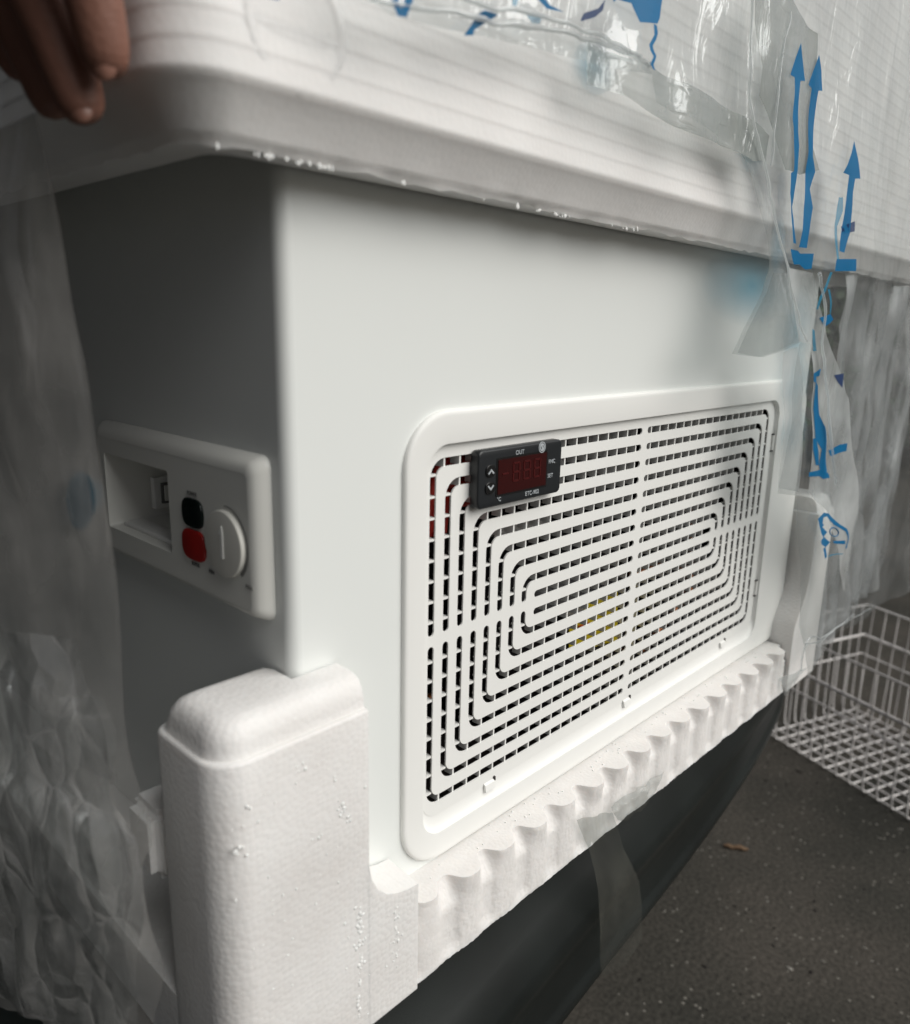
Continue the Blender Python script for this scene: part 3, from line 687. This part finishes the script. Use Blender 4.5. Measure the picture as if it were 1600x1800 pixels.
film_patch('film_fold', [(1375, 470), (1400, 600), (1416, 605), (1420, 760), (1418, 862), (1450, 900), (1480, 1040), (1500, 900), (1480, 700), (1440, 590), (1420, 480)], M['filmcloudy'], film, -.004, .006)
film_patch('film_fold', [(1385, 620), (1384, 760), (1378, 860), (1414, 866), (1416, 740), (1410, 610)], M['filmcloudy'], film, .002, .006)
film_patch('film_fold', [(1350, 480), (1330, 530), (1292, 620), (1340, 628), (1404, 602), (1400, 540), (1385, 480)], M['film'], film, -.003, .006)
bm = bmesh.new(); rg = []
for i in range(60):
    z_ = .40 - i / 59 * .46; row = []
    for j in range(70):
        u = j / 69; x_ = .625 + u * .42
        pl_ = abs(math.sin(u * 26 + 2.2 * noise.noise(Vector((u * 4, z_ * 5, 2))))) ** .6
        row.append((x_ + .02 * noise.noise(Vector((u * 5, z_ * 6, 7))), -.005 + .035 * u - .016 * pl_ + .008 * noise.noise(Vector((u * 9, z_ * 14, 3))), z_ + .02 * u + .012 * noise.noise(Vector((u * 7, 5, i * .04)))))
    rg.append(row)
loft(bm, rg, closed=False); bmobj('film_sheet', bm, M['filmmilky'], film, 180)
# rope-like folds
def cord(pts, r, m, y=-.056, nn=7):
    P = resample([at(a, b, 1, y) for a, b in pts], 5); bm = bmesh.new()
    bmv = []
    tube(bm, [p + Vector((noise.noise(p * 90), noise.noise(p * 80 + Vector((5, 5, 5))), noise.noise(p * 85 + Vector((1, 2, 3))))) * .0016 for p in P], [r * (.6 + .5 * abs(noise.noise(p * 60))) for p in P], nn)
    return bmobj('film_pleat', bm, m, film, 80)
cord([(600, -25), (700, 8), (800, 22), (880, 40), (960, 50), (1040, 70), (1100, 92), (1142, 112)], .0016, M['filmcloudy'])
cord([(760, -20), (860, 10), (930, 22), (1000, 42), (1060, 66), (1128, 100)], .0014, M['filmcloudy'], -.058)
cord([(1322, -30), (1324, 40), (1321, 110), (1320, 170), (1325, 215), (1345, 290), (1362, 380), (1385, 470), (1400, 540), (1418, 600)], .0012, M['filmcloudy'])
cord([(1392, 20), (1380, 80), (1372, 140), (1362, 210), (1358, 290)], .0010, M['filmcloudy'])
cord([(1440, 480), (1452, 540), (1446, 600), (1455, 700), (1470, 850)], .0016, M['filmcloudy'], -.06)
cord([(1408, 1180), (1420, 1125), (1450, 1118), (1500, 1080)], .0012, M['filmcloudy'], -.052)
cord([(1414, 1130), (1440, 1128), (1480, 1098), (1530, 1070)], .0009, M['filmcloudy'], -.054)
Z3 = lambda l: [(1000 + a / 3.333, b / 3.333) for a, b in l]
Z2 = lambda l: [(600 + a / 3.2, b / 3.2) for a, b in l]
Z7 = lambda l: [(1200 + a / 3.6, 400 + b / 3.6) for a, b in l]
Z6 = lambda l: [(1300 + a / 6, 820 + b / 6) for a, b in l]
def mark(px, m='ink', off=-.0045, name='printed_mark'): return film_patch(name, px, M[m], film, off, .004)
arrow1 = [(1325, 258), (1258, 445), (1285, 460), (1275, 600), (1262, 700), (1262, 800), (1258, 930), (1255, 1010), (1235, 1020), (1230, 1140), (1248, 1210), (1262, 1300), (1282, 1425), (1300, 1430), (1275, 1290), (1258, 1215), (1275, 1100), (1285, 1000), (1298, 860), (1290, 780), (1305, 560), (1320, 480), (1350, 480), (1340, 360)]
arrow2 = [(1440, 325), (1380, 500), (1403, 520), (1392, 640), (1382, 800), (1375, 920), (1365, 1000), (1362, 1080), (1350, 1200), (1335, 1350), (1315, 1450), (1355, 1455), (1375, 1300), (1388, 1220), (1385, 1110), (1412, 1010), (1405, 920), (1415, 760), (1430, 600), (1437, 535), (1467, 535), (1460, 420)]
mark(Z3(arrow1)); mark(Z3(arrow2))
mark(Z3([(1262, 1460), (1310, 1470), (1322, 1487), (1392, 1487), (1385, 1575), (1350, 1580), (1320, 1550), (1290, 1550)]))
mark([(x + 87, y + 172) for x, y in Z3([(1325, 258), (1258, 445), (1285, 460), (1262, 700), (1235, 900), (1255, 910), (1285, 800), (1305, 560), (1320, 480), (1350, 480), (1340, 360)])])
mark(Z3([(1530, 1160), (1512, 1320), (1510, 1520), (1520, 1520), (1524, 1330), (1548, 1240), (1548, 1160)]), 'inkthin')
mark(Z3([(1508, 1520), (1620, 1520), (1620, 1590), (1500, 1590)]))
mark(Z3([(1540, 1330), (1600, 1300), (1600, 1360), (1545, 1372)]), 'inkdark')
mark(Z2([(195, -40), (245, 115), (290, 125), (350, -40), (300, -40), (262, 80), (235, -40)]))
mark(Z2([(640, 215), (690, 215), (695, 185), (830, 100), (750, 75), (710, 100)]))
mark(Z2([(985, 85), (1050, 90), (1070, 120), (1060, 150), (1020, 145)]), 'inkthin')
mark(Z2([(1030, -10), (1100, 65), (1200, 85), (1120, 45), (1080, -10)]))
mark(Z2([(915, -30), (918, 40), (935, 55), (950, 30), (940, -30)]), 'inkthin')
mark(Z2([(1290, 130), (1310, 90), (1400, 60), (1440, 10), (1430, 70), (1380, 110), (1300, 135)]), 'inkdark')
mark(Z3([(280, -30), (510, -30), (480, 120), (460, 155), (360, 145), (350, 110), (325, 30)]))
mark(Z3([(205, -30), (280, -30), (325, 30), (240, 8), (220, 25)]))
mark(Z3([(435, 155), (455, 165), (460, 210), (445, 250), (418, 285), (422, 310), (440, 345), (430, 370), (415, 395), (430, 430), (410, 420), (396, 392), (418, 350), (398, 312), (395, 280), (435, 220)]))
mark([(440, -20), (442, 3), (470, 8), (490, -5), (490, -20)])
mark(Z6([(800, 550), (850, 480), (910, 490), (1000, 600), (1000, 640), (960, 610), (890, 520), (850, 530), (840, 590), (860, 610), (840, 630), (895, 690), (860, 730), (915, 790), (880, 850), (885, 940), (870, 970), (865, 900), (860, 860), (880, 845), (835, 810), (830, 770), (855, 750), (830, 700), (810, 620)]))
mark(Z6([(1000, 600), (1050, 640), (1100, 760), (1090, 860), (1070, 850), (1080, 760), (1040, 670), (1000, 640)]))
mark(Z6([(935, 775), (1040, 765), (1040, 805), (940, 800)])); mark(Z6([(885, 955), (910, 920), (960, 905), (1040, 905), (1040, 915), (960, 916), (915, 932)]), 'inkthin')
ring_o = [(950 + 32 * math.cos(R(t)), 682 + 46 * math.sin(R(t))) for t in range(0, 360, 30)]
o_ = [at(x, y, 1, -.05) for x, y in Z6(ring_o)]
bm = bmesh.new(); tube(bm, [Vector((p.x, film_y(p.x, p.z) - .0045, p.z)) for p in o_ + o_[:1]], .0005, 6); bmobj('printed_mark', bm, M['ink'], film)
mark(Z7([(780, 920), (830, 890), (825, 935), (800, 940), (805, 980), (780, 970)]))
mark(Z7([(800, 970), (820, 1000), (830, 1180), (860, 1260), (900, 1540), (880, 1570), (840, 1500), (845, 1400), (805, 1330), (795, 1150)]))
mark(Z7([(775, 1545), (860, 1530), (905, 1550), (910, 1580), (880, 1590), (860, 1572), (775, 1572)]))
mark(Z7([(790, 1330), (812, 1330), (838, 1500), (815, 1500), (792, 1400)])); mark(Z7([(825, 570), (880, 545), (900, 580), (880, 605), (845, 625)]))
mark(Z7([(905, 1410), (960, 1370), (1010, 1360), (1010, 1410), (960, 1420), (920, 1445)])); mark(Z7([(905, 930), (960, 920), (960, 1010), (930, 975)]), 'inkdark')
mark(Z7([(880, 280), (890, 285), (838, 450), (820, 520), (812, 515), (828, 440)]), 'inkthin'); mark(Z7([(862, 390), (872, 390), (884, 480), (882, 545), (874, 540), (872, 470)]), 'inkthin')
mark(Z7([(790, 640), (800, 650), (800, 780), (785, 780)]), 'inkthin')
for c_, rx, ry, yb in (((1315, 500), 85, 75, -.0065), ((1398, 672), 26, 60, -.008), ((1396, 758), 24, 55, -.008), ((1402, 575), 28, 80, -.0065), ((1368, 430), 14, 60, -.046), ((1045, 118), 42, 50, -.0365), ((1325, 260), 26, 50, -.0375)):
    film_patch('printed_mark', [(c_[0] + rx * math.cos(R(t)), c_[1] + ry * math.sin(R(t))) for t in range(0, 360, 20)], M['inksoft'], film, 0, .006, yb)

# strip of film stuck to the bumper, and film scraps pinched under the foam
def scrap(name, rows, y, m, label, amp=.004):
    bm = bmesh.new(); rings = []
    for l, r_, yy in rows:
        a_, b_ = at(*l, 1, yy), at(*r_, 1, yy); rings.append([a_.lerp(b_, j / 12) + Vector((0, -abs(noise.noise((a_.lerp(b_, j / 12)) * 70)) * amp, noise.noise(a_ * 50 + Vector((j * .3, 0, 0))) * .001)) for j in range(13)])
    rg = []
    for a_, b_ in zip(rings, rings[1:]):
        for k in range(5): rg.append([p.lerp(q, k / 5) + Vector((0, -.0012 * abs(noise.noise((p + q) * 80 + Vector((k, 0, 0)))), 0)) for p, q in zip(a_, b_)])
    rg.append(rings[-1]); loft(bm, rg, closed=False)
    o = bmobj(name, bm, m, None, 180); tag(o, label, 'plastic wrap')
scrap('film_strip', [((1010, 1440), (1072, 1425), -.026), ((1035, 1500), (1095, 1490), -.022), ((1048, 1560), (1118, 1545), -.020), ((1052, 1620), (1128, 1595), -.014), ((1054, 1690), (1126, 1650), -.004), ((1058, 1716), (1100, 1695), .002)], 0, M['tape'], 'strip of clear film clinging to the front of the black bumper')
scrap('film_scrap', [((1066, 1416), (1165, 1352), -.024), ((1072, 1425), (1160, 1368), -.028), ((1085, 1440), (1150, 1392), -.026), ((1095, 1442), (1125, 1425), -.02)], 0, M['tape'], 'grey film scrap pinched under the middle of the foam tray', .006)
scrap('film_scrap', [((1368, 1192), (1420, 1170), -.024), ((1372, 1205), (1405, 1185), -.026), ((1378, 1225), (1392, 1205), -.024)], 0, M['filmcloudy'], 'clear film scrap dangling under the right end of the foam tray', .006)

# ------------------------------------------------------------------ film bag hanging at the left
def left_sheet(name, rows, m, parent, amp, back, res=60, seed=0, sharp=None, step=8):
    """rows: (right edge pixel, x plane); the sheet runs from that edge away from the camera"""
    bm = bmesh.new(); E_ = resample([at(a, b, 0, xp) for a, b, xp in rows], step); rg = []; rn_ = random.Random(seed)
    for p in E_:
        row = []
        for j in range(res + 1):
            u = j / res * back
            q = Vector((u * 26, p.z * 7, seed)); wv = noise.noise(q) * amp + noise.noise(q * 3.1) * amp * .35 + (abs(noise.noise(Vector((u * 45, p.z * 40, seed + 5)))) * amp * .8 if sharp else 0)
            if sharp: wv += rn_.uniform(-1, 1) * amp * .28
            row.append(Vector((p.x - u * .35 + wv * min(1, u * 30 + .2), p.y + u * .94, p.z + wv * .2)))
        rg.append(row)
    loft(bm, rg, closed=False)
    if sharp: bmesh.ops.triangulate(bm, faces=bm.faces[:])
    return bmobj(name, bm, m, parent, 12 if sharp else 180)
bag = empty('plastic_bag', (-.1, .05, .1), label='crumpled clear plastic bag hanging down the left side of the freezer', cat='plastic bag')
left_sheet('film_sheet', [(20, 60, -.08), (60, 220, -.08), (100, 400, -.08), (128, 560, -.08), (150, 650, -.08), (172, 780, -.08), (190, 900, -.08), (205, 1000, -.08), (213, 1100, -.08), (220, 1250, -.08), (232, 1340, -.08), (262, 1440, -.079), (268, 1480, -.079), (250, 1530, -.079), (262, 1620, -.08), (285, 1690, -.08), (284, 1740, -.08), (270, 1800, -.08), (280, 1900, -.08)], M['filmbag'], bag, .012, .30, seed=1)
left_sheet('film_fold', [(136, 1130, -.09), (150, 1190, -.09), (182, 1270, -.09), (190, 1330, -.09), (192, 1400, -.09), (215, 1470, -.09), (232, 1560, -.09), (215, 1640, -.09), (225, 1740, -.09), (210, 1850, -.09)], M['filmcrumpled'], bag, .012, .2, 60, seed=3)
left_sheet('film_fold', [(180, 1230, -.085), (205, 1300, -.085), (195, 1400, -.085), (240, 1480, -.085), (255, 1600, -.085), (240, 1700, -.085), (250, 1860, -.085)], M['filmcrumpled'], bag, .010, .12, 60, seed=8)
pb = [at(150 + 26 * math.cos(R(t)) - 8, 880 + 52 * math.sin(R(t)), 0, -.083) for t in range(0, 360, 20)]
bm = bmesh.new(); bm.faces.new([bm.verts.new(p) for p in pb]); bmobj('printed_mark', bm, M['inkthin'], bag)

# ------------------------------------------------------------------ wire basket
bk = empty('wire_basket', (1.75, .25, GZ), label='white wire freezer basket standing on the asphalt behind the bumper', cat='basket')
c0 = at(1355, 1278, 2, GZ + .004); c1 = at(1467, 1345, 2, GZ + .004); ux = (c1 - c0).normalized(); bx = at(1467, 1244, 2, GZ + .004); uy = (bx - c0).normalized()
uy = (uy - ux * uy.dot(ux) * .9).normalized()
o0 = c0 + Vector((-.035, -.005, 0)); NX, NY, S = 13, 9, .034
UP = Vector((0, 0, 1))
def bp_(i, j, h=0, out=0): return o0 + ux * S * i + uy * S * j + UP * h
bm = bmesh.new(); wr = .0017
H1, H2, H3 = .15, .20, .28
for i in range(NX + 1):
    tube(bm, [bp_(i, -.55, H3), bp_(i, -.35, .03), bp_(i, -.25, .008), bp_(i, 0, 0), bp_(i, NY, 0), bp_(i, NY + .25, .008), bp_(i, NY + .35, .03), bp_(i, NY + .55, H3)], wr, 6)
for j in range(NY + 1):
    tube(bm, [bp_(-.55, j, H3), bp_(-.35, j, .03), bp_(-.25, j, .008), bp_(0, j, .003), bp_(NX, j, .003), bp_(NX + .25, j, .008), bp_(NX + .35, j, .03), bp_(NX + .55, j, H3)], wr, 6)
bmobj('wire_grid', bm, M['wire'], bk, 60)
def loop(h, e_, r_):
    bm = bmesh.new(); tube(bm, [bp_(-e_, -e_, h), bp_(NX + e_, -e_, h), bp_(NX + e_, NY + e_, h), bp_(-e_, NY + e_, h), bp_(-e_, -e_, h)], r_, 8); return bm
bmobj('side_wire', loop(H1, .42, .0022), M['wire'], bk, 60)
bmobj('rim', loop(H2, .50, .0036), M['wire'], bk, 60)
bmobj('side_wire', loop(H3, .58, .0022), M['wire'], bk, 60)

# ------------------------------------------------------------------ hedge far behind
hd = empty('hedge', (6, 5.5, GZ), label='dark green hedge in the background right of the car', cat='hedge')
bm = bmesh.new(); rnd = random.Random(3)
for i in range(9000):
    t = rnd.uniform(0, 1); cxx = Vector((3.6 + 5.5 * t, 3.8 - 4.5 * t, 0)); p = cxx + Vector((rnd.gauss(0, .35), rnd.gauss(0, .35), GZ + .1 + 2.6 * rnd.random() ** .8 + .25 * noise.noise(Vector((t * 12, 0, 0)))))
    a_ = Vector((rnd.uniform(-1, 1), rnd.uniform(-1, 1), rnd.uniform(-1, 1))).normalized() * rnd.uniform(.04, .09); b_ = a_.orthogonal().normalized() * .035
    bm.faces.new([bm.verts.new(p + a_), bm.verts.new(p + b_), bm.verts.new(p - a_), bm.verts.new(p - b_)])
me = bpy.data.meshes.new('foliage'); bm.to_mesh(me); bm.free(); link('foliage', me, M['leaf'], hd)
bm = bmesh.new()
for i in range(7):
    t = (i + .5) / 7; tube(bm, [(3.6 + 5.5 * t, 3.8 - 4.5 * t, GZ), (3.6 + 5.5 * t + .1, 3.8 - 4.5 * t, GZ + 1.2), (3.6 + 5.5 * t, 3.9 - 4.5 * t, GZ + 2.4)], [.06, .045, .02], 8)
bmobj('stem', bm, M['bark'], hd, 60)

# ------------------------------------------------------------------ person: the hand holding the lid
def skin_obj(name, verts, edges, radii, m, parent, root=0, sub=2):
    me = bpy.data.meshes.new(name); me.from_pydata([tuple(v) for v in verts], edges, []); o = bpy.data.objects.new(name, me); COL.objects.link(o)
    me.materials.append(m); o.modifiers.new('s', 'SKIN'); sv = me.skin_vertices[0].data
    for i, r_ in enumerate(radii): sv[i].radius = (r_, r_) if not isinstance(r_, tuple) else r_; sv[i].use_root = (i == root)
    s_ = o.modifiers.new('u', 'SUBSURF'); s_.levels = s_.render_levels = sub
    dg = bpy.context.evaluated_depsgraph_get(); dg.update(); nm = bpy.data.meshes.new_from_object(o.evaluated_get(dg)); bpy.data.objects.remove(o)
    for p in nm.polygons: p.use_smooth = True
    return link(name, nm, m, parent)
per = empty('person', (-.35, -.10, GZ), label='bare hand in a dark sleeve gripping the left end of the foam cap', cat='person')
V = []; Ed = []; Rd = []
def chain(pts, rs_, start=None):
    prev = start
    for p, r_ in zip(pts, rs_):
        V.append(Vector(p)); Rd.append(r_)
        if prev is not None: Ed.append((prev, len(V) - 1))
        prev = len(V) - 1
    return prev
wrist = chain([(-.36, -.07, .56), (-.27, -.035, .535), (-.205, -.01, .515)], [.036, .031, .027])
palm = chain([(-.160, .005, .492)], [.030], wrist)
k1 = chain([(-.122, -.012, .470), (-.098, -.022, .446), (-.0805, -.0225, .412), (-.0755, -.0200, .392), (-.0735, -.0185, .3800)], [.0135, .0112, .0100, .0088, .0070], palm)
k2 = chain([(-.125, .006, .468), (-.100, .003, .440), (-.0830, .0010, .402), (-.0775, -.0020, .381), (-.0750, -.0040, .3690)], [.0135, .0115, .0102, .0090, .0072], palm)
k3 = chain([(-.130, .026, .466), (-.106, .027, .440), (-.0840, .0240, .406), (-.0775, .0210, .386), (-.0750, .0190, .3740)], [.0130, .0108, .0098, .0086, .0070], palm)
k4 = chain([(-.138, .045, .464), (-.116, .048, .442), (-.0900, .0460, .416), (-.0800, .0430, .400), (-.0760, .0410, .3900)], [.0120, .0095, .0085, .0078, .0062], palm)
th = chain([(-.165, -.028, .474), (-.145, -.046, .448), (-.126, -.056, .420), (-.116, -.060, .402)], [.0155, .0125, .0108, .0088], palm)
hand = skin_obj('hand', V, Ed, Rd, M['skin'], per, 2)
bm = bmesh.new(); tube(bm, resample([Vector((-.75, -.25, .60)), Vector((-.52, -.14, .585)), Vector((-.40, -.085, .565)), Vector((-.30, -.047, .543))], 6), [.062] * 6 + [.056] * 6 + [.050] * 6 + [.044], 24)
for v in bm.verts: v.co = jag(v.co, .006, 18)
bmobj('sleeve', bm, M['sleeve'], per, 70)

dn = Vector((-.62, -.76, .15)).normalized()
for tip, up in (((-.0735, -.0185, .3800), (-.0755, -.0200, .392)), ((-.0750, -.0040, .3690), (-.0775, -.0020, .381)), ((-.0750, .0190, .3740), (-.0775, .0210, .386)), ((-.0760, .0410, .3900), (-.0800, .0430, .400))):
    t_ = Vector(tip); ax = (Vector(up) - t_).normalized(); n_ = (dn - ax * dn.dot(ax)).normalized(); sd_ = ax.cross(n_)
    bm = bmesh.new(); bmesh.ops.create_uvsphere(bm, u_segments=16, v_segments=8, radius=1)
    for v in bm.verts:
        c = v.co.copy(); v.co = t_ + ax * (.0050 + c.x * .0048) + sd_ * c.y * .0040 + n_ * (.0053 + c.z * .0010 - .0014 * c.y * c.y)
    bmobj('nail', bm, M['nail'], hand, 180)
